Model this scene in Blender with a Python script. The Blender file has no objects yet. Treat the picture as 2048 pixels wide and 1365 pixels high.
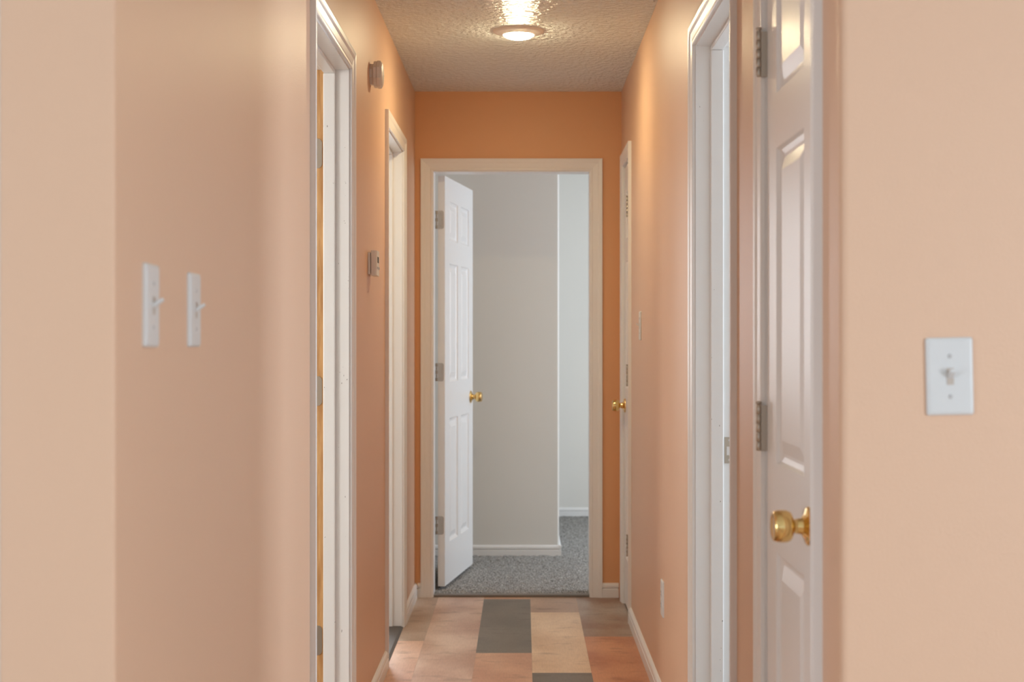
import bpy, math, random
from mathutils import Vector, Matrix
random.seed(7)
SC = bpy.context.scene
COL = SC.collection
F = 2867.6                 # focal length in pixels of the 2048 frame
CAMZ = 1.2476
CEIL = 2.436
XL, XR, YE = -0.5197, 0.474, 6.9   # hallway faces: left, right, end
T = 0.1143                 # wall thickness
HEAD = 2.055               # inner edge of the head casings
CW = 0.057                 # casing width

# ------------------------------------------------------------------ materials
def mat(name, color, rough=0.5, metal=0.0, spec=0.5):
    m = bpy.data.materials.new(name); m.use_nodes = True
    b = m.node_tree.nodes['Principled BSDF']
    b.inputs['Base Color'].default_value = (*color, 1)
    b.inputs['Roughness'].default_value = rough
    b.inputs['Metallic'].default_value = metal
    b.inputs['Specular IOR Level'].default_value = spec
    return m

def nd(m, t, **kw):
    n = m.node_tree.nodes.new(t)
    for k, v in kw.items():
        if k in n.inputs: n.inputs[k].default_value = v
        else: setattr(n, k, v)
    return n

def lk(m, a, ao, b, bi): m.node_tree.links.new(a.outputs[ao], b.inputs[bi])
def bsdf(m): return m.node_tree.nodes['Principled BSDF']

def add_bump(m, scale, strength, dist, detail=3, stretch=None, ramp=None):
    tc = nd(m, 'ShaderNodeTexCoord')
    no = nd(m, 'ShaderNodeTexNoise'); no.inputs['Scale'].default_value = scale; no.inputs['Detail'].default_value = detail
    src = tc
    if stretch:
        mp = nd(m, 'ShaderNodeMapping'); mp.inputs['Scale'].default_value = stretch
        lk(m, tc, 'Object', mp, 'Vector'); lk(m, mp, 'Vector', no, 'Vector')
    else:
        lk(m, tc, 'Object', no, 'Vector')
    bp = nd(m, 'ShaderNodeBump'); bp.inputs['Strength'].default_value = strength; bp.inputs['Distance'].default_value = dist
    if ramp:
        cr = nd(m, 'ShaderNodeValToRGB')
        cr.color_ramp.elements[0].position = ramp[0]; cr.color_ramp.elements[1].position = ramp[1]
        lk(m, no, 'Fac', cr, 'Fac'); lk(m, cr, 'Color', bp, 'Height')
    else:
        lk(m, no, 'Fac', bp, 'Height')
    lk(m, bp, 'Normal', bsdf(m), 'Normal')
    return m

def srgb(r, g, b):
    f = lambda c: (c/255/12.92) if c/255 <= 0.04045 else ((c/255+0.055)/1.055)**2.4
    return (f(r), f(g), f(b))

def two_tone(m, ca, cb, scale, lo, hi, detail=4, stretch=(1, 1, 1), w=0.0):
    """mix two paint/wood tones by a noise"""
    tc = nd(m, 'ShaderNodeTexCoord'); mp = nd(m, 'ShaderNodeMapping'); mp.inputs['Scale'].default_value = stretch
    mp.inputs['Location'].default_value = (w*3.1, w*7.7, w*1.3)
    no = nd(m, 'ShaderNodeTexNoise'); no.inputs['Scale'].default_value = scale; no.inputs['Detail'].default_value = detail
    cr = nd(m, 'ShaderNodeValToRGB')
    cr.color_ramp.elements[0].position = lo; cr.color_ramp.elements[1].position = hi
    cr.color_ramp.elements[0].color = (*ca, 1); cr.color_ramp.elements[1].color = (*cb, 1)
    lk(m, tc, 'Object', mp, 'Vector'); lk(m, mp, 'Vector', no, 'Vector'); lk(m, no, 'Fac', cr, 'Fac')
    return cr

PEACH = (0.69, 0.455, 0.31)
M = {}
M['peach'] = add_bump(mat('peach_wall_paint', PEACH, 0.46, spec=0.42), 260, 0.22, 0.002, 2)
M['orange'] = add_bump(mat('orange_wall_paint', (0.72, 0.388, 0.19), 0.46, spec=0.42), 260, 0.22, 0.002, 2)  # wall peach deepened to orange for the end wall; warm light put into the colour
M['white'] = mat('white_trim_paint', (0.80, 0.785, 0.765), 0.34)
M['door'] = mat('white_door_paint', (0.80, 0.79, 0.775), 0.33)
M['endwall'] = add_bump(mat('off_white_wall_paint', (0.74, 0.715, 0.665), 0.55), 260, 0.15, 0.002, 2)
M['roompaint'] = mat('pale_wall_paint', (0.70, 0.68, 0.65), 0.6)
M['plate'] = mat('white_plastic', (0.63, 0.63, 0.62), 0.3)
M['almond'] = mat('almond_plastic', (0.74, 0.69, 0.62), 0.4)
M['grayplastic'] = mat('grey_screw_paint', (0.47, 0.46, 0.45), 0.4)
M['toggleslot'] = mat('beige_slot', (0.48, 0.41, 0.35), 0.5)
M['slot'] = mat('dark_slot', (0.03, 0.03, 0.03), 0.6)
M['brass'] = mat('polished_brass', (0.80, 0.55, 0.22), 0.12, 1.0)
M['nickel'] = mat('worn_nickel', (0.46, 0.41, 0.345), 0.32, 1.0)
M['strip'] = mat('grey_brown_vinyl', (0.19, 0.168, 0.145), 0.5)
M['frame'] = mat('window_vinyl', (0.8, 0.8, 0.8), 0.4)

# textured ceiling: knock-down plaster with a satin paint
m = mat('textured_ceiling_paint', (0.79, 0.86, 0.87), 0.20, spec=0.06); M['ceiling'] = m
add_bump(m, 44, 0.8, 0.007, 3.0, stretch=(1.0, 1.0, 1.0), ramp=(0.40, 0.60))

# lamp lens
m = mat('lit_lens', (1, 1, 1), 0.3); M['lens'] = m
bsdf(m).inputs['Emission Color'].default_value = (1.0, 0.83, 0.51, 1)
bsdf(m).inputs['Emission Strength'].default_value = 170.0

# raw jamb wood
m = mat('bare_jamb_wood', (0.5, 0.3, 0.12), 0.5); M['wood'] = m
cr = two_tone(m, srgb(176, 126, 74), srgb(214, 168, 112), 9, 0.35, 0.68, 6, (9, 9, 0.9))
lk(m, cr, 'Color', bsdf(m), 'Base Color')

# painted trim with a few chips (door frame with the bare rabbet)
m = mat('chipped_trim_paint', (0.8, 0.785, 0.765), 0.36); M['chipped'] = m
cr = two_tone(m, (0.80, 0.785, 0.765), (0.30, 0.27, 0.24), 120, 0.745, 0.76, 2, (1, 1, 0.45))
lk(m, cr, 'Color', bsdf(m), 'Base Color')

# carpet
m = mat('grey_carpet_pile', (0.3, 0.3, 0.3), 0.95, spec=0.1); M['carpet'] = m
cr = two_tone(m, srgb(74, 71, 68), srgb(196, 193, 188), 205, 0.36, 0.66, 3)
lk(m, cr, 'Color', bsdf(m), 'Base Color')

# wood-look planks, one material per plank tone
def plank(name, ca, cb, w, rough=0.42):
    m = mat(name, ca, rough)
    cr = two_tone(m, srgb(*ca), srgb(*cb), 4.2, 0.36, 0.66, 5, (1.0, 0.75, 1), w)
    gr = two_tone(m, (0.55, 0.5, 0.46), (1, 1, 1), 6, 0.29, 0.43, 5, (1.3, 2.6, 1), w+5.3)   # darker mineral streaks
    fg = two_tone(m, (0.86, 0.85, 0.84), (1, 1, 1), 30, 0.35, 0.6, 3, (6.0, 0.7, 1), w+2.1)   # fine grain
    m1 = nd(m, 'ShaderNodeMix', data_type='RGBA', blend_type='MULTIPLY'); m1.inputs[0].default_value = 0.6
    m2 = nd(m, 'ShaderNodeMix', data_type='RGBA', blend_type='MULTIPLY'); m2.inputs[0].default_value = 0.6
    ln = m.node_tree.links
    ln.new(cr.outputs['Color'], m1.inputs[6]); ln.new(gr.outputs['Color'], m1.inputs[7])
    ln.new(m1.outputs[2], m2.inputs[6]); ln.new(fg.outputs['Color'], m2.inputs[7])
    ln.new(m2.outputs[2], bsdf(m).inputs['Base Color'])
    return m
PL = {
 'tan':    plank('plank_pinkish_tan', (198, 164, 144), (230, 206, 188), 0.0),
 'tan2':   plank('plank_rosy_tan', (212, 170, 144), (238, 204, 182), 1.0),
 'cream':  plank('plank_pale_cream', (222, 194, 162), (246, 224, 196), 2.0),
 'gray':   plank('plank_slate_grey', (114, 108, 98), (130, 123, 113), 3.0),
 'greige': plank('plank_grey_tan', (172, 146, 124), (202, 184, 168), 4.0),
 'brown':  plank('plank_orange_brown', (188, 126, 90), (216, 160, 122), 5.0),
 'mix':    plank('plank_brown_and_grey', (150, 116, 92), (180, 166, 152), 6.4),
 'dusty':  plank('plank_dusty_tan', (180, 150, 126), (204, 176, 152), 9.0),
 'rose':   plank('plank_reddish_tan', (202, 156, 126), (226, 188, 160), 7.0),
 'sand':   plank('plank_sandy_tan', (190, 146, 114), (206, 166, 134), 8.0),
}

# ------------------------------------------------------------------ mesh helpers
class MB:
    def __init__(s): s.v = []; s.f = []; s.mi = []; s.sm = []
    def add(s, vs, fs, mi=0, smooth=False):
        o = len(s.v); s.v += [tuple(v) for v in vs]
        for f in fs: s.f.append([o+i for i in f]); s.mi.append(mi); s.sm.append(smooth)
        return s
    def box(s, x0, x1, y0, y1, z0, z1, mi=0):
        x0, x1 = sorted((x0, x1)); y0, y1 = sorted((y0, y1)); z0, z1 = sorted((z0, z1))
        return s.add([(x0,y0,z0),(x1,y0,z0),(x1,y1,z0),(x0,y1,z0),(x0,y0,z1),(x1,y0,z1),(x1,y1,z1),(x0,y1,z1)],
              [(0,3,2,1),(4,5,6,7),(0,1,5,4),(1,2,6,5),(2,3,7,6),(3,0,4,7)], mi)
    def prism(s, pts, z0, z1, mi=0, smooth=False):
        """polygon (counter-clockwise) in XY extruded along Z"""
        n = len(pts)
        vs = [(x, y, z0) for x, y in pts] + [(x, y, z1) for x, y in pts]
        s.add(vs, [tuple(reversed(range(n))), tuple(range(n, 2*n))], mi)
        s.add(vs, [(i, (i+1) % n, n+(i+1) % n, n+i) for i in range(n)], mi, smooth)
        return s
    def lathe(s, prof, mtx, seg=40, mi=0, cap=True, smooth=True, turn=0.0):
        """prof: (height, radius) along local Z"""
        vs = []
        for h, r in prof:
            for k in range(seg):
                a = 2*math.pi*k/seg + turn
                vs.append(mtx @ Vector((r*math.cos(a), r*math.sin(a), h)))
        fs = []
        for i in range(len(prof)-1):
            for k in range(seg):
                k2 = (k+1) % seg
                fs.append((i*seg+k, i*seg+k2, (i+1)*seg+k2, (i+1)*seg+k))
        s.add(vs, fs, mi, smooth)
        if cap:
            n = len(prof)-1
            s.add([vs[k] for k in range(seg)], [tuple(reversed(range(seg)))], mi)
            s.add([vs[n*seg+k] for k in range(seg)], [tuple(range(seg))], mi)
        return s
    def build(s, name, mats, parent=None, bevel=0.0, loc=None, recalc=True):
        me = bpy.data.meshes.new(name)
        me.from_pydata(s.v, [], s.f)
        if not isinstance(mats, (list, tuple)): mats = [mats]
        for m_ in mats: me.materials.append(m_)
        me.polygons.foreach_set('material_index', s.mi)
        me.polygons.foreach_set('use_smooth', s.sm)
        me.update()
        if recalc:
            import bmesh
            bm = bmesh.new(); bm.from_mesh(me)
            bmesh.ops.recalc_face_normals(bm, faces=bm.faces)
            bm.to_mesh(me); bm.free()
        o = bpy.data.objects.new(name, me); COL.objects.link(o)
        if parent is not None: o.parent = parent
        if loc is not None: o.location = loc
        if bevel:
            b = o.modifiers.new('bevel', 'BEVEL'); b.width = bevel; b.segments = 2; b.limit_method = 'ANGLE'; b.angle_limit = math.radians(40)
        return o

def tag(o, label=None, cat=None, group=None, kind=None):
    if label: o['label'] = label
    if cat: o['category'] = cat
    if group: o['group'] = group
    if kind: o['kind'] = kind
    return o

def empty(name, mtx, label, cat, kind=None, group=None):
    o = bpy.data.objects.new(name, None); COL.objects.link(o); o.empty_display_size = 0.05
    o.matrix_world = mtx if isinstance(mtx, Matrix) else Matrix.Translation(mtx)
    return tag(o, label, cat, group, kind)

def frame(org, ax, ay, az):
    """matrix with the given local axes"""
    m_ = Matrix.Identity(4)
    for i, a in enumerate((ax, ay, az)):
        for k in range(3): m_[k][i] = a[k]
    for k in range(3): m_[k][3] = org[k]
    return m_

# frames on the walls: local X runs along the wall (to the right as one faces it), local Y up, local Z out of the wall
def on_left(y, z, off=0.0):  return frame((XL+off, y, z), (0, 1, 0), (0, 0, 1), (1, 0, 0))
def on_right(y, z, off=0.0): return frame((XR-off, y, z), (0, -1, 0), (0, 0, 1), (-1, 0, 0))
def facing(x, y, z):         return frame((x, y, z), (1, 0, 0), (0, 0, 1), (0, -1, 0))

# ------------------------------------------------------------------ the shell
def arc(cx, cy, r, a0, a1, n=18):
    return [(cx+r*math.cos(math.radians(a0+(a1-a0)*i/n)), cy+r*math.sin(math.radians(a0+(a1-a0)*i/n))) for i in range(n+1)]

YS, YR = 1.826, 2.14            # where the left wall and the right wall begin
G = 0.013                       # jamb stock behind the casing
# casing inner edges (a0, a1) of the five door openings
L1 = (3.555, 4.289); L2 = (5.457, 6.181)
R1 = (2.326, 2.808); R2 = (3.233, 3.943); R3 = (6.327, 6.743)
EN = (-0.435, 0.3248)

def hall_wall(mb, xa, xb, y0, y1, holes):
    y = y0
    for a0, a1 in holes:
        mb.box(xa, xb, y, a0-G, 0, CEIL)
        mb.box(xa, xb, a0-G, a1+G, HEAD+G, CEIL)
        y = a1+G
    mb.box(xa, xb, y, y1, 0, CEIL)

w = MB()
r = 0.014
STX = -0.668; r = 0.005
pts = [(XL, 2.6)] + [(STX, 2.6)] + arc(STX+r, YS+r, r, 180, 270) + arc(XL-r, YS+r, r, 270, 360)
w.prism(pts, 0, CEIL); r = 0.012
hall_wall(w, XL-T, XL, 2.6, YE, [L1, L2])
tag(w.build('wall_left', M['peach']), 'peach painted hallway wall with two switches and two doorways, ending in a free end', 'wall', kind='structure')

w = MB()
pts = arc(XR+r, YR+r, r, 180, 270) + [(3.3, YR), (3.3, YR+T), (XR+T, YR+T), (XR+T, R1[0]-G), (XR, R1[0]-G)]
w.prism(pts, 0, CEIL)
tag(w.build('wall_front', M['peach']), 'peach wall facing the viewer with one white switch, beside the closet door', 'wall', kind='structure')

w = MB()
w.box(XR, XR+T, R1[0]-G, R1[1]+G, HEAD+G, CEIL)
hall_wall(w, XR, XR+T, R1[1]+G, YE, [R2, R3])
tag(w.build('wall_right', M['peach']), 'peach painted hallway wall with closet doors and a bluish doorway', 'wall', kind='structure')

w = MB()
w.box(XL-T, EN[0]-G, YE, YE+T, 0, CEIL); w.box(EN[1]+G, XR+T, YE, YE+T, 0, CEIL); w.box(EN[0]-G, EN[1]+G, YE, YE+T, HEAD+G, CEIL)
tag(w.build('wall_end', M['orange']), 'peach end wall of the hallway, warm light put into its orange colour, around the open doorway', 'wall', kind='structure')

# hallway and living room ceiling
w = MB().box(-4.1, 3.4, -4.6, YE+T, CEIL, CEIL+0.05)
tag(w.build('ceiling', M['ceiling']), 'off white textured plaster ceiling with a round lamp', 'ceiling', kind='structure')

# floor: wood-look planks, one mesh, one slot per plank tone
keys = list(PL); w = MB(); cool = ['gray', 'greige', 'mix', 'cream', 'tan', 'dusty']
cols = {  # x0, x1 : (start of a plank joint, tones from far to near)
 'A': (-0.628, -0.4075, [(6.95, 5.906, 'greige'), (5.906, 4.73, 'tan2')]),
 'B': (-0.4075, -0.1865, [(6.95, 6.19, 'tan'), (6.19, 5.02, 'tan'), (5.02, 3.85, 'cream')]),
 'C': (-0.1865, 0.0345, [(6.95, 6.85, 'sand'), (6.85, 5.68, 'gray'), (5.68, 4.51, 'rose')]),
 'D': (0.0345, 0.2555, [(6.95, 6.52, 'dusty'), (6.52, 5.342, 'cream'), (5.342, 4.17, 'gray')]),
 'E': (0.2555, 0.4765, [(6.95, 5.992, 'mix'), (5.992, 4.82, 'brown')]),
}
def plank_quad(x0, x1, y0, y1, key):
    g = 0.00015
    w.add([(x0+g, y0+g, 0), (x1-g, y0+g, 0), (x1-g, y1-g, 0), (x0+g, y1-g, 0)], [(0, 1, 2, 3)], keys.index(key))
for c, (x0, x1, rows) in cols.items():
    for ya, yb, k in rows: plank_quad(x0, x1, yb, ya, k)
    y = rows[-1][1]
    while y > -4.5:
        plank_quad(x0, x1, max(y-1.173, -4.5), y, random.choice(keys)); y -= 1.173
for i in range(-17, 14):                        # living-room planks, outside the hallway
    x0 = -0.1865+0.221*i
    if -0.63 < x0 < 0.45: continue
    y = 2.6 - random.random()
    plank_quad(x0, x0+0.221, y, 2.6, random.choice(cool))
    while y > -4.5:
        plank_quad(x0, x0+0.221, max(y-1.173, -4.5), y, random.choice(cool)); y -= 1.173
w.box(-4.1, 3.4, -4.6, 6.95, -0.06, -0.0008, len(keys))
tag(w.build('floor', [PL[k] for k in keys] + [M['strip']], recalc=False), 'mixed tan, cream and slate grey wood-look plank floor', 'floor', kind='structure')

# ---- rooms behind the doorways -------------------------------------------------
def room(idx, x0, x1, y0, y1, sides, paint, floor_mat, wname, ceil=True, z0=-0.02):
    """shell of a side room; sides: dict side -> window (a0, a1, z0, z1) or None"""
    t = 0.05
    for sd, win in sides.items():
        w = MB()
        def piece(a0, a1, za, zb):
            if sd == 'west': w.box(x0-t, x0, a0, a1, za, zb)
            if sd == 'east': w.box(x1, x1+t, a0, a1, za, zb)
            if sd == 'south': w.box(a0, a1, y0-t, y0, za, zb)
            if sd == 'north': w.box(a0, a1, y1, y1+t, za, zb)
        A0, A1 = (y0, y1) if sd in ('west', 'east') else (x0, x1)
        if win:
            a0, a1, za, zb = win
            piece(A0, a0, 0, CEIL); piece(a1, A1, 0, CEIL); piece(a0, a1, 0, za); piece(a0, a1, zb, CEIL)
        else: piece(A0, A1, 0, CEIL)
        tag(w.build('wall_%s_%s' % (wname, sd), paint), None, None, kind='structure')
    if ceil:
        tag(MB().box(x0-t, x1+t, y0-t, y1+t, CEIL+0.001, CEIL+0.05).build('ceiling_'+wname, M['roompaint']), kind='structure')
    if floor_mat:
        tag(MB().box(x0, x1, y0, y1, z0-0.02, z0+0.022).build('floor_'+wname, floor_mat), kind='structure')

WN = [0]
def window(cx, cy, cz, wd, ht, direction, watts, color):
    """a vinyl window frame with a daylight lamp in its opening; direction = way the daylight travels"""
    WN[0] += 1
    d = Vector(direction); up = Vector((0, 0, 1)); ax = up.cross(d)
    mtx = frame((cx, cy, cz), ax, up, d)
    w = MB(); b = 0.05
    w.box(-wd/2, wd/2, -ht/2, -ht/2+b, -0.05, -0.01); w.box(-wd/2, wd/2, ht/2-b, ht/2, -0.05, -0.01)
    w.box(-wd/2, -wd/2+b, -ht/2+b, ht/2-b, -0.05, -0.01); w.box(wd/2-b, wd/2, -ht/2+b, ht/2-b, -0.05, -0.01)
    w.box(-0.02, 0.02, -ht/2+b, ht/2-b, -0.05, -0.01)
    o = w.build('window_%d' % WN[0], M['frame']); o.matrix_world = mtx; tag(o, kind='structure')
    L = bpy.data.lights.new('daylight', 'AREA'); L.shape = 'RECTANGLE'; L.size = wd-0.1; L.size_y = ht-0.1
    L.energy = watts; L.color = color
    lo = bpy.data.objects.new('daylight', L); COL.objects.link(lo)
    lo.matrix_world = frame((cx, cy, cz), -ax, up, -d)      # area lamps shine along their local -Z
    return lo

COOL = (0.92, 0.96, 1.0)
# left near bedroom
room(1, -2.8, XL-T, 2.1, 5.0, {'west': (2.2, 3.1, 0.9, 2.1), 'south': None, 'north': None}, M['roompaint'], M['carpet'], 'left_bedroom')
window(-2.8, 2.65, 1.5, 0.9, 1.2, (1, 0, 0), 31, (0.98, 0.97, 0.94))
# left far room
room(2, -3.0, XL-T, 5.1, 7.6, {'north': (-1.7, -0.8, 0.9, 2.1), 'west': None, 'south': None}, M['roompaint'], M['carpet'], 'left_far_room')
window(-1.25, 7.6, 1.5, 0.9, 1.2, (0, -1, 0), 33, COOL)
tag(MB().box(-0.684, XL-T, 7.02, 7.6, 0, CEIL).build('wall_left_far_room_east', M['roompaint']), kind='structure')
# right room
room(3, XR+T, 3.6, 2.95, 5.2, {'east': (3.55, 4.65, 0.9, 2.1), 'south': None, 'north': None}, M['roompaint'], M['carpet'], 'right_bedroom')
window(3.6, 4.10, 1.5, 1.1, 1.2, (-1, 0, 0), 51, (0.82, 0.96, 1.12))
# end bedroom with the jutting closet block
tag(MB().box(-0.63, -0.57, YE+T, 8.15, 0, CEIL).build('wall_end_bedroom_west', M['endwall']), kind='structure')
w = MB()
rr = 0.012
w.prism([(-0.63, 8.15)] + arc(0.205-rr, 8.15+rr, rr, 270, 360) + [(0.205, 9.95), (-0.63, 9.95)], 0, CEIL)
tag(w.build('wall_end_bedroom_closet', M['endwall']), 'off white wall with an outside corner beyond the end doorway', 'wall', kind='structure')
w = MB().box(-0.63, 2.7, 9.95, 10.05, 0, CEIL)
tag(w.build('wall_end_bedroom_north', M['endwall']), 'pale wall at the very back beyond the corner', 'wall', kind='structure')
w = MB(); w.box(2.6, 2.7, YE+T, 7.1, 0, CEIL); w.box(2.6, 2.7, 8.7, 9.95, 0, CEIL); w.box(2.6, 2.7, 7.1, 8.7, 0, 0.8); w.box(2.6, 2.7, 7.1, 8.7, 2.15, CEIL)
tag(w.build('wall_end_bedroom_east', M['endwall']), kind='structure')
tag(MB().box(XR+T, 2.7, YE, YE+T, 0, CEIL).build('wall_end_bedroom_south', M['endwall']), kind='structure')
tag(MB().box(-0.63, 2.7, YE+T, 10.05, CEIL+0.001, CEIL+0.05).build('ceiling_end_bedroom', M['roompaint']), kind='structure')
window(2.62, 7.9, 1.475, 1.6, 1.35, (-1, 0, 0), 29, (0.84, 0.95, 1.09))
# living room the photograph is taken from
LV = M['roompaint']; LIV = (0.86, 0.965, 1.09)
w = MB(); w.box(-4.1, -4.0, -4.6, -2.2, 0, CEIL); w.box(-4.1, -4.0, 0.2, 1.95, 0, CEIL); w.box(-4.1, -4.0, -2.2, 0.2, 0, 0.3); w.box(-4.1, -4.0, -2.2, 0.2, 2.25, CEIL)
tag(w.build('wall_living_room_west', LV), kind='structure')
w = MB(); w.box(3.3, 3.4, -4.6, -2.1, 0, CEIL); w.box(3.3, 3.4, -0.1, YR+T, 0, CEIL); w.box(3.3, 3.4, -2.1, -0.1, 0, 0.3); w.box(3.3, 3.4, -2.1, -0.1, 2.25, CEIL)
tag(w.build('wall_living_room_east', LV), kind='structure')
w = MB(); w.box(-4.1, -2.4, -4.6, -4.5, 0, CEIL); w.box(2.4, 3.4, -4.6, -4.5, 0, CEIL); w.box(-2.4, 2.4, -4.6, -4.5, 0, 0.3); w.box(-2.4, 2.4, -4.6, -4.5, 2.25, CEIL)
tag(w.build('wall_living_room_south', LV), kind='structure')
tag(MB().box(-4.1, STX, 1.95, 2.03, 0, CEIL).build('wall_living_room_north', M['endwall']), 'greyish wall in the side space past the free wall end', 'wall', kind='structure')
window(0, -4.5, 1.275, 4.8, 1.95, (0, 1, 0), 7, LIV)
window(3.3, -1.1, 1.275, 2.0, 1.95, (-1, 0, 0), 77, LIV)  # unseen side window, added to brighten the left hall wall
window(-4.0, -1.0, 1.275, 2.4, 1.95, (1, 0, 0), 49, LIV)  # unseen window added so the right wall and near closet door get light

# carpet of the end bedroom: a tufted surface with a frayed front edge
def carpet(name, x0, x1, y0, y1, step, z, label):
    nx = int((x1-x0)/step); ny = int((y1-y0)/step)
    vs = []; fs = []
    rnd = random.Random(3)
    for j in range(ny+1):
        for i in range(nx+1):
            jx = (rnd.random()-0.5)*step*0.9; jy = (rnd.random()-0.5)*step*0.9
            zz = z+(rnd.random()-0.5)*0.009
            if j == 0: zz = 0.003
            vs.append((x0+(x1-x0)*i/nx+(jx if 0 < i < nx else 0), y0+(y1-y0)*j/ny+(jy if j < ny else 0), zz))
    for j in range(ny):
        for i in range(nx):
            a = j*(nx+1)+i
            fs.append((a, a+1, a+nx+2, a+nx+1))
    w = MB(); w.add(vs, fs, 0, True)
    return tag(w.build(name, M['carpet'], recalc=False), label, 'carpet', kind='structure')
w_c = carpet('floor_end_bedroom', -0.57, 2.6, YE+T, 9.95, 0.011, 0.012, 'grey cut pile carpet beyond the end doorway')
w_d = carpet('floor_end_doorway', EN[0]+0.005, EN[1]-0.005, 6.949, YE+T, 0.007, 0.012, 'frayed front edge of the grey carpet in the end doorway')
tag(MB().box(-0.63, 2.7, YE+0.05, 10.05, -0.06, 0.002).build('floor_subfloor', M['strip']), kind='structure')

# ------------------------------------------------------------------ trim
CPROF = [(0, 0), (0, .0075), (.003, .009), (.009, .009), (.0115, .0072), (.016, .0082), (.034, .0102), (.039, .0124), (.043, .0136), (.054, .0150), (.057, .0142), (.057, 0)]
def casing_mesh(a0, a1, h, place, zb=0.0):
    """mitred casing swept up, over and down; place(a, z, t) gives a world point"""
    w = MB(); n = len(CPROF)
    vs = []
    for wd, t in CPROF:
        for a, z in ((a0-wd, zb), (a0-wd, h+wd), (a1+wd, h+wd), (a1+wd, zb)): vs.append(place(a, z, t))
    for i in range(n-1):
        for k in range(3):
            w.add([vs[i*4+k], vs[i*4+k+1], vs[(i+1)*4+k+1], vs[(i+1)*4+k]], [(0, 1, 2, 3)])
    return w

def door_frame(name, label, a0, a1, side, stop_at=None, rabbet='room', mats=None, casing_mat=None):
    """casing on the hall side, three jamb boards and the stop; side: 'L','R','E'"""
    if side == 'L': P = lambda a, z, t: (XL+t, a, z)
    if side == 'R': P = lambda a, z, t: (XR-t, a, z)
    if side == 'E': P = lambda a, z, t: (a, YE-t, z)
    mid = (a0+a1)/2
    root = empty(name, Vector(P(mid, 0, 0)), label, 'door frame', kind='structure')
    inv = root.matrix_world.inverted()
    def put(w, nm, m_, bev=0.0, parent=root):
        w.v = [tuple(inv @ Vector(v)) for v in w.v]
        return w.build(nm, m_, parent, bev)
    casing = casing_mesh(a0, a1, HEAD, P)
    put(casing, 'casing', casing_mat or M['white'])
    c0, c1, hz = a0+0.005, a1-0.005, HEAD-0.005
    def bx(w, a, b, z0, z1, t0, t1):
        p = P(a, z0, t0); q = P(b, z1, t1)
        w.box(p[0], q[0], p[1], q[1], p[2], q[2])
    w = MB(); e = 0.001
    bx(w, a0-G+0.0005, c0, 0, hz, -T, -0.0002); bx(w, c1, a1+G-0.0005, 0, hz, -T, -0.0002); bx(w, a0-G+0.0005, a1+G-0.0005, hz, HEAD+G-0.0005, -T, -0.0002)
    put(w, 'jamb', mats or M['white'])
    if stop_at is not None:
        s0, s1, th = stop_at, stop_at-0.036, 0.011
        w = MB()
        bx(w, c0, c0+th, 0, hz-th, s1, s0); bx(w, c1-th, c1, 0, hz-th, s1, s0); bx(w, c0, c1, hz-th, hz, s1, s0)
        put(w, 'door_stop', mats or M['white'], 0.003)
    return root, put, bx, (c0, c1, hz)

RAB = 0.038
st = -(T-RAB-0.036)
F_L1 = door_frame('trim_1', 'white door frame on the left wall with bare wood strip and hinge leaves', *L1, 'L', st, mats=M['chipped'])
F_L2 = door_frame('trim_2', 'narrow looking white door frame on the left wall beside the end wall', *L2, 'L', st)
F_EN = door_frame('trim_3', 'white door frame around the doorway in the end wall', *EN, 'E', None)
F_R2 = door_frame('trim_4', 'white door frame on the right wall with a strike plate', *R2, 'R', st, mats=M['chipped'])
F_R1 = door_frame('trim_5', 'white frame around the near closet door on the right', *R1, 'R', None)
F_R3 = door_frame('trim_6', 'white frame around the narrow closet door at the far right corner', *R3, 'R', None)

# bare wood rabbet of the near left frame and its hinge leaves
root, put, bx, (c0, c1, hz) = F_L1
w = MB(); bx(w, c1-0.0012, c1+0.0003, 0.0, hz-0.0, -T-0.0006, -(T-RAB)-0.0002)
o = put(w, 'bare_wood_strip', M['wood']); o['label'] = 'unpainted brown wood strip'
def leaf(w, xa, xb, y, zc, h, rc):
    """rounded hinge leaf lying on a jamb face at y, facing -y; rounded at the xb side"""
    sgn = 1 if xb > xa else -1
    pts = [(xa, zc-h/2), (xb-sgn*rc, zc-h/2)]
    for i in range(1, 7):
        a = math.pi/2*i/6; pts.append((xb-sgn*rc+sgn*rc*math.sin(a), zc-h/2+rc-rc*math.cos(a)))
    for i in range(0, 7):
        a = math.pi/2*i/6; pts.append((xb-sgn*rc+sgn*rc*math.cos(a), zc+h/2-rc+rc*math.sin(a)))
    pts.append((xa, zc+h/2))
    n = len(pts); y1 = y-0.0018
    vs = [(x, y, z) for x, z in pts]+[(x, y1, z) for x, z in pts]
    w.add(vs, [tuple(range(n)), tuple(range(n, 2*n))] + [(i, (i+1) % n, n+(i+1) % n, n+i) for i in range(n)])
for zc in (1.80, 1.09, 0.345):
    w = MB(); yj = c1-0.0012
    leaf(w, XL-T, XL-T+0.034, yj, zc, 0.089, 0.014)
    w.lathe([(0, .0055), (.089, .0055)], Matrix.Translation((XL-T-0.005, yj+0.001, zc-0.0445)), 14)
    o = put(w, 'hinge_leaf', M['nickel'])
    for dz, dx in ((0.029, 0.012), (0.0, 0.019), (-0.029, 0.012)):
        s = MB(); mt = frame((XL-T+dx, yj-0.0017, zc+dz), (1, 0, 0), (0, 0, 1), (0, -1, 0))
        s.lathe([(0, .0036), (.0006, .0034), (.0006, .0012), (.0002, .0008)], mt, 14)
        so = put(s, 'screw', M['nickel'], parent=o)

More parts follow.
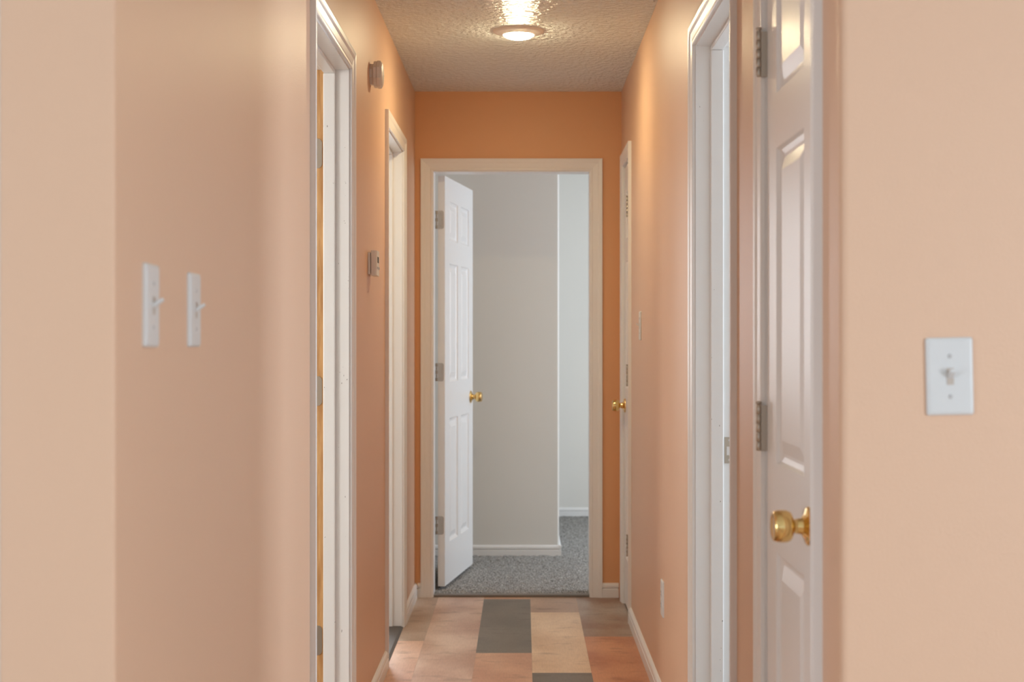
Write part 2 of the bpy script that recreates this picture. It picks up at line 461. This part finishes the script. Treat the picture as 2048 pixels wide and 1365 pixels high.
# strike plate on the far jamb of the right doorway
root, put, bx, (c0, c1, hz) = F_R2
w = MB(); yj = c1; zc = 0.940; xa = XR+T-RAB+0.003; xb = XR+T
y0, y1 = yj-0.0016, yj+0.0005
w.box(xa, xb, y0, y1, zc-0.036, zc-0.014); w.box(xa, xb, y0, y1, zc+0.010, zc+0.036); w.box(xa, xa+0.006, y0, y1, zc-0.014, zc+0.010); w.box(xb-0.007, xb, y0, y1, zc-0.014, zc+0.010)
w.box(xa+0.003, xb, y0-0.002, y0, zc-0.0165, zc-0.014)
o = put(w, 'strike_plate', M['nickel'])
for dz in (-0.027, 0.027):
    s = MB(); s.lathe([(0, .0036), (.0006, .0034), (.0006, .0012), (.0002, .0008)], frame(((xa+xb)/2-0.004, y0, zc+dz), (1, 0, 0), (0, 0, 1), (0, -1, 0)), 14)
    put(s, 'screw', M['plate'], parent=o)

# baseboards
BPROF = [(0, 0), (.013, 0), (.013, .040), (.0115, .0415), (.0065, .0435), (.0065, .0455), (.0125, .049), (.0125, .058), (.010, .064), (.006, .068), (.0, .070)]
def baseboard(name, label, p, q, nrm, z0=0.0):
    """p, q: floor points of the wall face; nrm: direction into the room"""
    w = MB(); n = len(BPROF)
    vs = []
    for t, z in BPROF:
        for e in (p, q): vs.append((e[0]+nrm[0]*t, e[1]+nrm[1]*t, z+z0))
    w.add(vs, [(2*i, 2*i+1, 2*i+3, 2*i+2) for i in range(n-1)])
    w.add(vs, [tuple(2*i for i in range(n)), tuple(2*i+1 for i in reversed(range(n)))])
    return tag(w.build(name, M['white']), label, 'baseboard', kind='structure')
baseboard('baseboard_left', 'white baseboard between the two left doorways', (XL, L1[1]+CW), (XL, L2[0]-CW), (1, 0))
baseboard('baseboard_left_far', 'short white baseboard between the far left doorway and the end wall', (XL, L2[1]+CW), (XL, YE), (1, 0))
baseboard('baseboard_left_near', 'white baseboard under the two left switches', (XL, YS+0.01), (XL, L1[0]-CW), (1, 0))
baseboard('baseboard_right', 'long white baseboard along the right wall', (XR, R2[1]+CW), (XR, R3[0]-CW), (-1, 0))
baseboard('baseboard_right_near', 'short white baseboard between the two near right doors', (XR, R1[1]+CW), (XR, R2[0]-CW), (-1, 0))
baseboard('baseboard_end', 'short white baseboard on the end wall right of its door frame', (EN[1]+CW, YE), (XR-0.0135, YE), (0, -1))
baseboard('baseboard_end_left', 'tiny white baseboard piece on the end wall left of its door frame', (XL+0.0135, YE), (EN[0]-CW, YE), (0, -1))
baseboard('baseboard_front', 'white baseboard of the wall with the single switch', (XR+0.02, YR), (3.3, YR), (0, -1))
baseboard('baseboard_bedroom_closet', 'white baseboard of the corner wall standing on the grey carpet', (-0.57, 8.15), (0.2175, 8.15), (0, -1), 0.002)
baseboard('baseboard_bedroom_corner', 'white baseboard returning round the outside corner', (0.205, 8.138), (0.205, 9.95), (1, 0), 0.002)
baseboard('baseboard_bedroom_north', 'white baseboard at the very back over the grey carpet', (0.2185, 9.95), (2.6, 9.95), (0, -1), 0.002)

# thresholds
w = MB(); w.prism([(0, 0), (0.047, 0), (0.047, 0.007), (0.038, 0.013), (0.008, 0.0125), (0.0, 0.010)], EN[0]+0.006, EN[1]-0.004)
w.v = [(z, YE+0.002+x, y) for x, y, z in w.v]
tag(w.build('trim_7', M['strip']), 'dark grey transition strip between planks and carpet in the end doorway', 'threshold', kind='structure')
w = MB(); w.prism([(0, 0), (0.10, 0), (0.10, 0.006), (0.09, 0.008), (0.010, 0.007), (0.0, 0.002)], L2[0]+0.006, L2[1]-0.006)
w.v = [(XL+0.004-x, z, y) for x, y, z in w.v]
tag(w.build('trim_8', mat('brown_vinyl', (0.085, 0.07, 0.06), 0.5)), 'grey brown transition strip in the far left doorway', 'threshold', kind='structure')

# ------------------------------------------------------------------ doors
def panel_slab(width, z0, z1, th, panels, both=True):
    """moulded door: local X across, Y = face normal side (front at y=0, facing -Y), Z up"""
    w = MB()
    xs = sorted({0, width, *[p[0] for p in panels], *[p[1] for p in panels]})
    zs = sorted({z0, z1, *[p[2] for p in panels], *[p[3] for p in panels]})
    rings = [(0, 0), (.005, .0065), (.014, .0105), (.020, .0105), (.046, .0020)]
    for y, sg in ((0.0, 1), (th, -1)):
        for i in range(len(xs)-1):
            for j in range(len(zs)-1):
                xa, xb, za, zb = xs[i], xs[i+1], zs[j], zs[j+1]
                if any(p[0] <= xa and xb <= p[1] and p[2] <= za and zb <= p[3] for p in panels): continue
                w.add([(xa, y, za), (xb, y, za), (xb, y, zb), (xa, y, zb)], [(0, 1, 2, 3)])
        for xa, xb, za, zb in panels:
            vs = []
            for ins, dp in rings:
                vs += [(xa+ins, y+sg*dp, za+ins), (xb-ins, y+sg*dp, za+ins), (xb-ins, y+sg*dp, zb-ins), (xa+ins, y+sg*dp, zb-ins)]
            fs = []
            for k in range(len(rings)-1):
                for e in range(4): fs.append((k*4+e, k*4+(e+1) % 4, k*4+4+(e+1) % 4, k*4+4+e))
            fs.append(tuple(range(len(vs)-4, len(vs))))
            w.add(vs, fs)
    w.add([(0, 0, z0), (0, th, z0), (0, th, z1), (0, 0, z1)], [(0, 1, 2, 3)])
    w.add([(width, 0, z0), (width, th, z0), (width, th, z1), (width, 0, z1)], [(0, 1, 2, 3)])
    w.add([(0, 0, z0), (width, 0, z0), (width, th, z0), (0, th, z0)], [(0, 1, 2, 3)])
    w.add([(0, 0, z1), (width, 0, z1), (width, th, z1), (0, th, z1)], [(0, 1, 2, 3)])
    return w

ROSE = [(0, .0325), (.002, .0325), (.0045, .031), (.006, .028), (.0075, .021), (.012, .016)]
KNOB = [(.011, .0145), (.020, .0125), (.026, .0118), (.027, .0135), (.029, .020), (.032, .0245), (.038, .0268), (.046, .0272), (.054, .0262), (.0595, .0245), (.0612, .0225), (.060, .0195), (.0592, .010), (.0592, .004)]
def add_knob(parent, mtx):
    k = MB().lathe(KNOB, mtx, 48).build('door_knob', M['brass'], parent)
    MB().lathe(ROSE, mtx, 48).build('rosette', M['brass'], k)
    return k

def add_hinge(parent, pos, lf, z_h=0.089):
    """barrel of five knuckles at pos (local) with a leaf strip lf = (x0,x1,y0,y1)"""
    w = MB(); x, y, z = pos; n = 5; kh = z_h/n
    for i in range(n):
        w.lathe([(0.0004, .0044), (.0008, .0050), (kh-.0008, .0050), (kh-.0004, .0044)], Matrix.Translation((x, y, z-z_h/2+i*kh)), 18)
    w.lathe([(0, .004), (.003, .004), (.0035, .0058), (.0065, .0058), (.008, .004)], Matrix.Translation((x, y, z+z_h/2)), 16)
    w.box(*lf, z-z_h/2, z+z_h/2)
    return w.build('hinge', M['nickel'], parent)

# near right closet door: closed, hinged at its far side, local X runs toward the viewer
P3 = lambda x0, x1: [(x0, x1, 0.225, 0.845), (x0, x1, 1.012, 1.606), (x0, x1, 1.71, 1.925)]
def closet(name, label, clear, hinge_far, hz):
    c0, c1 = clear; wd = c1-c0-0.006
    # local X along -y from the far edge, local Y into the wall (+x)
    root = empty(name, frame((XR+0.003, c1-0.003, 0), (0, -1, 0), (1, 0, 0), (0, 0, 1)), label, 'door', kind='structure')
    s = 0.100 if wd > .43 else 0.085
    panel_slab(wd, 0.012, 2.045, 0.035, P3(s, wd-s)).build('door_slab', M['door'], root)
    hx = -0.0015 if hinge_far else wd+0.0015
    for z in hz:
        add_hinge(root, (hx, -0.0165, z), (hx-0.0012, hx+0.0012, -0.0165, 0.0035))
    kx = wd-0.056 if hinge_far else 0.050
    add_knob(root, frame((kx, 0, 0.934), (1, 0, 0), (0, 0, 1), (0, -1, 0)))
    return root
closet('door_1', 'closed white panel closet door with brass knob near the front on the right', (R1[0]+.005, R1[1]-.005), True, (1.803, 1.072, 0.33))
closet('door_2', 'closed narrow white closet door by the far right corner', (R3[0]+.005, R3[1]-.005), False, (1.827, 1.080, 0.328))

# end bedroom door, standing open into the room, hinged on the left jamb
u = Vector((0.112, 0.706, 0)).normalized(); nrm = Vector((-u.y, u.x, 0))    # along the slab, and through its thickness to the left
root = empty('door_3', frame((-0.383, 7.030, 0), u, nrm, (0, 0, 1)), 'white six panel door standing open beyond the end doorway', 'door', kind='structure')
W3 = 0.713
pn = []
for xa, xb in ((0.108, 0.318), (0.396, 0.606)):
    pn += [(xa, xb, 0.235, 0.850), (xa, xb, 1.030, 1.620), (xa, xb, 1.735, 1.930)]
panel_slab(W3, 0.030, 2.045, 0.035, pn).build('door_slab', M['door'], root)
for z in (1.829, 1.081, 0.329):
    w = MB()
    # leaf let into the hinge edge (local x = 0), rounded at the front side, barrel at the left side
    n = 6; h = 0.089; rc = 0.009; ya, yb = 0.035, 0.006
    pts = [(ya, z-h/2), (yb+rc, z-h/2)] + [(yb+rc-rc*math.sin(math.pi/2*i/n), z-h/2+rc-rc*math.cos(math.pi/2*i/n)) for i in range(1, n+1)]
    pts += [(yb+rc-rc*math.cos(math.pi/2*i/n), z+h/2-rc+rc*math.sin(math.pi/2*i/n)) for i in range(n+1)] + [(ya, z+h/2)]
    k = len(pts)
    w.add([(-0.0015, y, zz) for y, zz in pts]+[(0.001, y, zz) for y, zz in pts], [tuple(range(k)), tuple(range(k, 2*k))]+[(i, (i+1) % k, k+(i+1) % k, k+i) for i in range(k)])
    kh = h/5
    for i in range(5):
        kr = .0055 if i % 2 == 0 else .0030
        w.lathe([(0.0006, kr), (kh-.0006, kr)], Matrix.Translation((-0.004, 0.041, z-h/2+i*kh)), 16)
    o = w.build('hinge', M['nickel'], root)
    for dz, yy in ((.029, .024), (0, .016), (-.029, .024)):
        MB().lathe([(0, .0034), (.0007, .0032), (.0007, .001), (.0003, .0006)], frame((-0.0014, yy, z+dz), (0, 1, 0), (0, 0, 1), (-1, 0, 0)), 12).build('screw', M['nickel'], o)
add_knob(root, frame((W3-0.060, 0, 0.934), (1, 0, 0), (0, 0, 1), (0, -1, 0)))

# ------------------------------------------------------------------ wall fittings
def plate_mesh(wd, ht, th):
    """bevelled wall plate, local XY with thickness along Z"""
    w = MB(); rings = [(0, 0), (0, th*0.55), (0.002, th*0.85), (0.005, th)]
    vs = []
    for ins, z in rings:
        a, b = wd/2-ins, ht/2-ins; c = 0.0025
        vs += [(-a+c, -b, z), (a-c, -b, z), (a, -b+c, z), (a, b-c, z), (a-c, b, z), (-a+c, b, z), (-a, b-c, z), (-a, -b+c, z)]
    fs = [(k*8+i, k*8+(i+1) % 8, k*8+8+(i+1) % 8, k*8+8+i) for k in range(len(rings)-1) for i in range(8)]
    fs.append(tuple(range(len(vs)-8, len(vs)))); fs.append(tuple(reversed(range(8))))
    return w.add(vs, fs)

def light_switch(mtx, label, up=True, th=0.006):
    root = empty('light_switch', mtx, label, 'light switch', group='white toggle light switches')
    plate_mesh(0.070, 0.1155, th).build('wall_plate', M['plate'], root)
    # toggle housing slot and lever
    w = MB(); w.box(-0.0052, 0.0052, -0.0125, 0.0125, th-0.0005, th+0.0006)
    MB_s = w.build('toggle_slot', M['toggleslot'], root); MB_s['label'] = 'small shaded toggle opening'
    sg = 1 if up else -1
    w = MB(); a = math.radians(33)*sg
    pts = [(-0.0045, -0.0035), (0.0045, -0.0035), (0.0045, 0.0035), (-0.0045, 0.0035)]
    vs = []
    for s_, k in ((0.0, 1.0), (0.012, 0.85), (0.016, 0.7)):
        for x, y in pts:
            yy = y*k; vs.append((x*k, yy*math.cos(a)+s_*math.sin(a), th+s_*math.cos(a)-yy*math.sin(a)*0.3))
    fs = [(k*4+i, k*4+(i+1) % 4, k*4+4+(i+1) % 4, k*4+4+i) for k in range(2) for i in range(4)] + [(8, 9, 10, 11), (3, 2, 1, 0)]
    w.add(vs, fs).build('toggle', M['plate'], root)
    for sy in (0.0302, -0.0302):
        MB().lathe([(0, .0032), (.0008, .003), (.001, .0012)], Matrix.Translation((0, sy, th)), 14).build('screw', M['grayplastic'], root)
    return root
light_switch(on_left(1.993, 1.293) @ Matrix.Rotation(math.radians(-0.8), 4, 'Z'), 'white toggle switch on the left wall, nearest the free wall end', th=0.0065)
light_switch(on_left(2.253, 1.292), 'white toggle switch on the left wall, nearer the door frame', th=0.0065)
light_switch(on_right(5.770, 1.298), 'small white toggle switch far down the right wall', th=0.0055)
light_switch(facing((1898-1046)*YR/F, YR, CAMZ+(677-753)*YR/F) @ Matrix.Rotation(math.radians(1.1), 4, 'Z'), 'white toggle switch facing the viewer on the right foreground wall')

# outlet low on the right wall
root = empty('electrical_outlet', on_right(4.852, 0.367), 'white wall outlet low on the right wall', 'outlet')
plate_mesh(0.072, 0.122, 0.006).build('cover_plate', M['plate'], root)
for sy in (0.0195, -0.0195):
    w = MB(); n = 20
    pts = [(max(-.0145, min(.0145, .0172*math.cos(2*math.pi*i/n))), sy+.0142*math.sin(2*math.pi*i/n)) for i in range(n)]
    w.prism(pts, 0.0055, 0.0075)
    o = w.build('receptacle', M['plate'], root)
    s = MB(); s.box(-0.0075, -0.0055, sy-0.001, sy+0.007, 0.0074, 0.0077); s.box(0.0055, 0.0075, sy-0.001, sy+0.006, 0.0074, 0.0077); s.box(-0.002, 0.002, sy-0.009, sy-0.005, 0.0074, 0.0077)
    s.build('socket_slots', M['slot'], o)
MB().lathe([(0, .003), (.0008, .0028), (.001, .001)], Matrix.Translation((0, 0, 0.006)), 14).build('screw', M['almond'], root)

# smoke detector on the left wall
root = empty('smoke_detector', on_left(4.885, 2.146), 'round almond smoke detector high on the left wall', 'smoke detector')
t8 = math.pi/8
MB().lathe([(0, .037), (.011, .037), (.012, .039)], Matrix.Identity(4), 8, smooth=False, turn=t8).build('mounting_base', M['almond'], root)
w = MB().lathe([(.012, .0410), (.0130, .0460), (.0225, .0465), (.0232, .0452), (.0245, .0452), (.0255, .0485), (.035, .0480), (.0385, .0455)], Matrix.Identity(4), 8, smooth=False, turn=t8)
w.lathe([(.0372, .0425), (.0405, .0410), (.043, .035), (.0445, .024), (.045, .010)], Matrix.Identity(4), 48)
w.build('cover', M['almond'], root)
MB().lathe([(.0435, .0045), (.0452, .0042), (.0456, .002)], Matrix.Translation((0.015, 0, 0)), 16).build('test_button', M['plate'], root)

# thermostat
root = empty('thermostat', on_left(4.845, 1.500), 'small almond thermostat box on the left wall between the doorways', 'thermostat')
w = MB(); w.box(-0.044, 0.044, -0.038, 0.036, 0, 0.009)
w.build('back_plate', M['almond'], root, 0.0015)
w = MB(); w.prism([(-0.046, 0.0105), (0.046, 0.0105), (0.046, 0.024), (0.041, 0.030), (-0.041, 0.030), (-0.046, 0.024)], -0.042, 0.042)
w.v = [(x, z, y) for x, y, z in w.v]
body = w.build('housing', M['almond'], root, 0.002)
MB().box(-0.041, 0.041, -0.034, 0.034, 0.009, 0.0106).build('shadow_gap', M['slot'], root)
MB().box(-0.022, 0.022, 0.002, 0.022, 0.0295, 0.0305).build('display_window', M['slot'], body)
for xb in (-0.024, 0.024): MB().box(xb-0.006, xb+0.006, -0.02, -0.012, 0.0295, 0.0325).build('button', M['plate'], body)

# ceiling lamp
root = empty('ceiling_light', Matrix.Translation((-0.017, 5.540, CEIL)) @ Matrix.Rotation(math.pi, 4, 'X'), 'lit round flush ceiling lamp with a white trim ring', 'ceiling light')
MB().lathe([(0, .0985), (.003, .0985), (.006, .095), (.010, .082), (.015, .066), (.018, .060), (.0165, .0575)], Matrix.Identity(4), 64, cap=False).build('trim_ring', M['white'], root)
MB().lathe([(.0155, .0576), (.019, .056), (.025, .047), (.029, .034), (.0315, .018), (.032, .004)], Matrix.Identity(4), 48).build('lens', M['lens'], root)

# ------------------------------------------------------------------ camera, world, view
cam = bpy.data.cameras.new('camera'); co = bpy.data.objects.new('camera', cam); COL.objects.link(co)
co.location = (0, 0, CAMZ); co.rotation_euler = (math.radians(90), 0, 0)
cam.sensor_width = 36; cam.lens = F*36/2048
cam.shift_x = -22/2048; cam.shift_y = -5.5/2048
cam.clip_start = 0.05
cam.dof.use_dof = True; cam.dof.focus_distance = 4.3; cam.dof.aperture_fstop = 4.8
SC.camera = co
wd = bpy.data.worlds.new('world'); SC.world = wd; wd.use_nodes = True
wd.node_tree.nodes['Background'].inputs['Color'].default_value = (0.8, 0.9, 1, 1)
wd.node_tree.nodes['Background'].inputs['Strength'].default_value = 0.3
SC.view_settings.view_transform = 'Standard'; SC.view_settings.look = 'None'
SC.view_settings.gamma = 1; SC.view_settings.use_curve_mapping = False
SC.view_settings.exposure = 0.71
SC.cycles.max_bounces = 14; SC.cycles.diffuse_bounces = 10; SC.cycles.sample_clamp_indirect = 8
SC.cycles.use_denoising = True

# the shell of the side rooms: plain labels
for o in SC.objects:
    if o.parent is None and o.get('kind') == 'structure':
        words = o.name.split('.')[0].split('_')
        if 'label' not in o:
            o['label'] = ('unseen vinyl daylight window number ' + words[1] + ' of the side rooms') if words[0] == 'window' else 'plain ' + words[0] + ' of the ' + ' '.join(w_ for w_ in words[1:]) + ' side'
        if 'category' not in o: o['category'] = words[0]
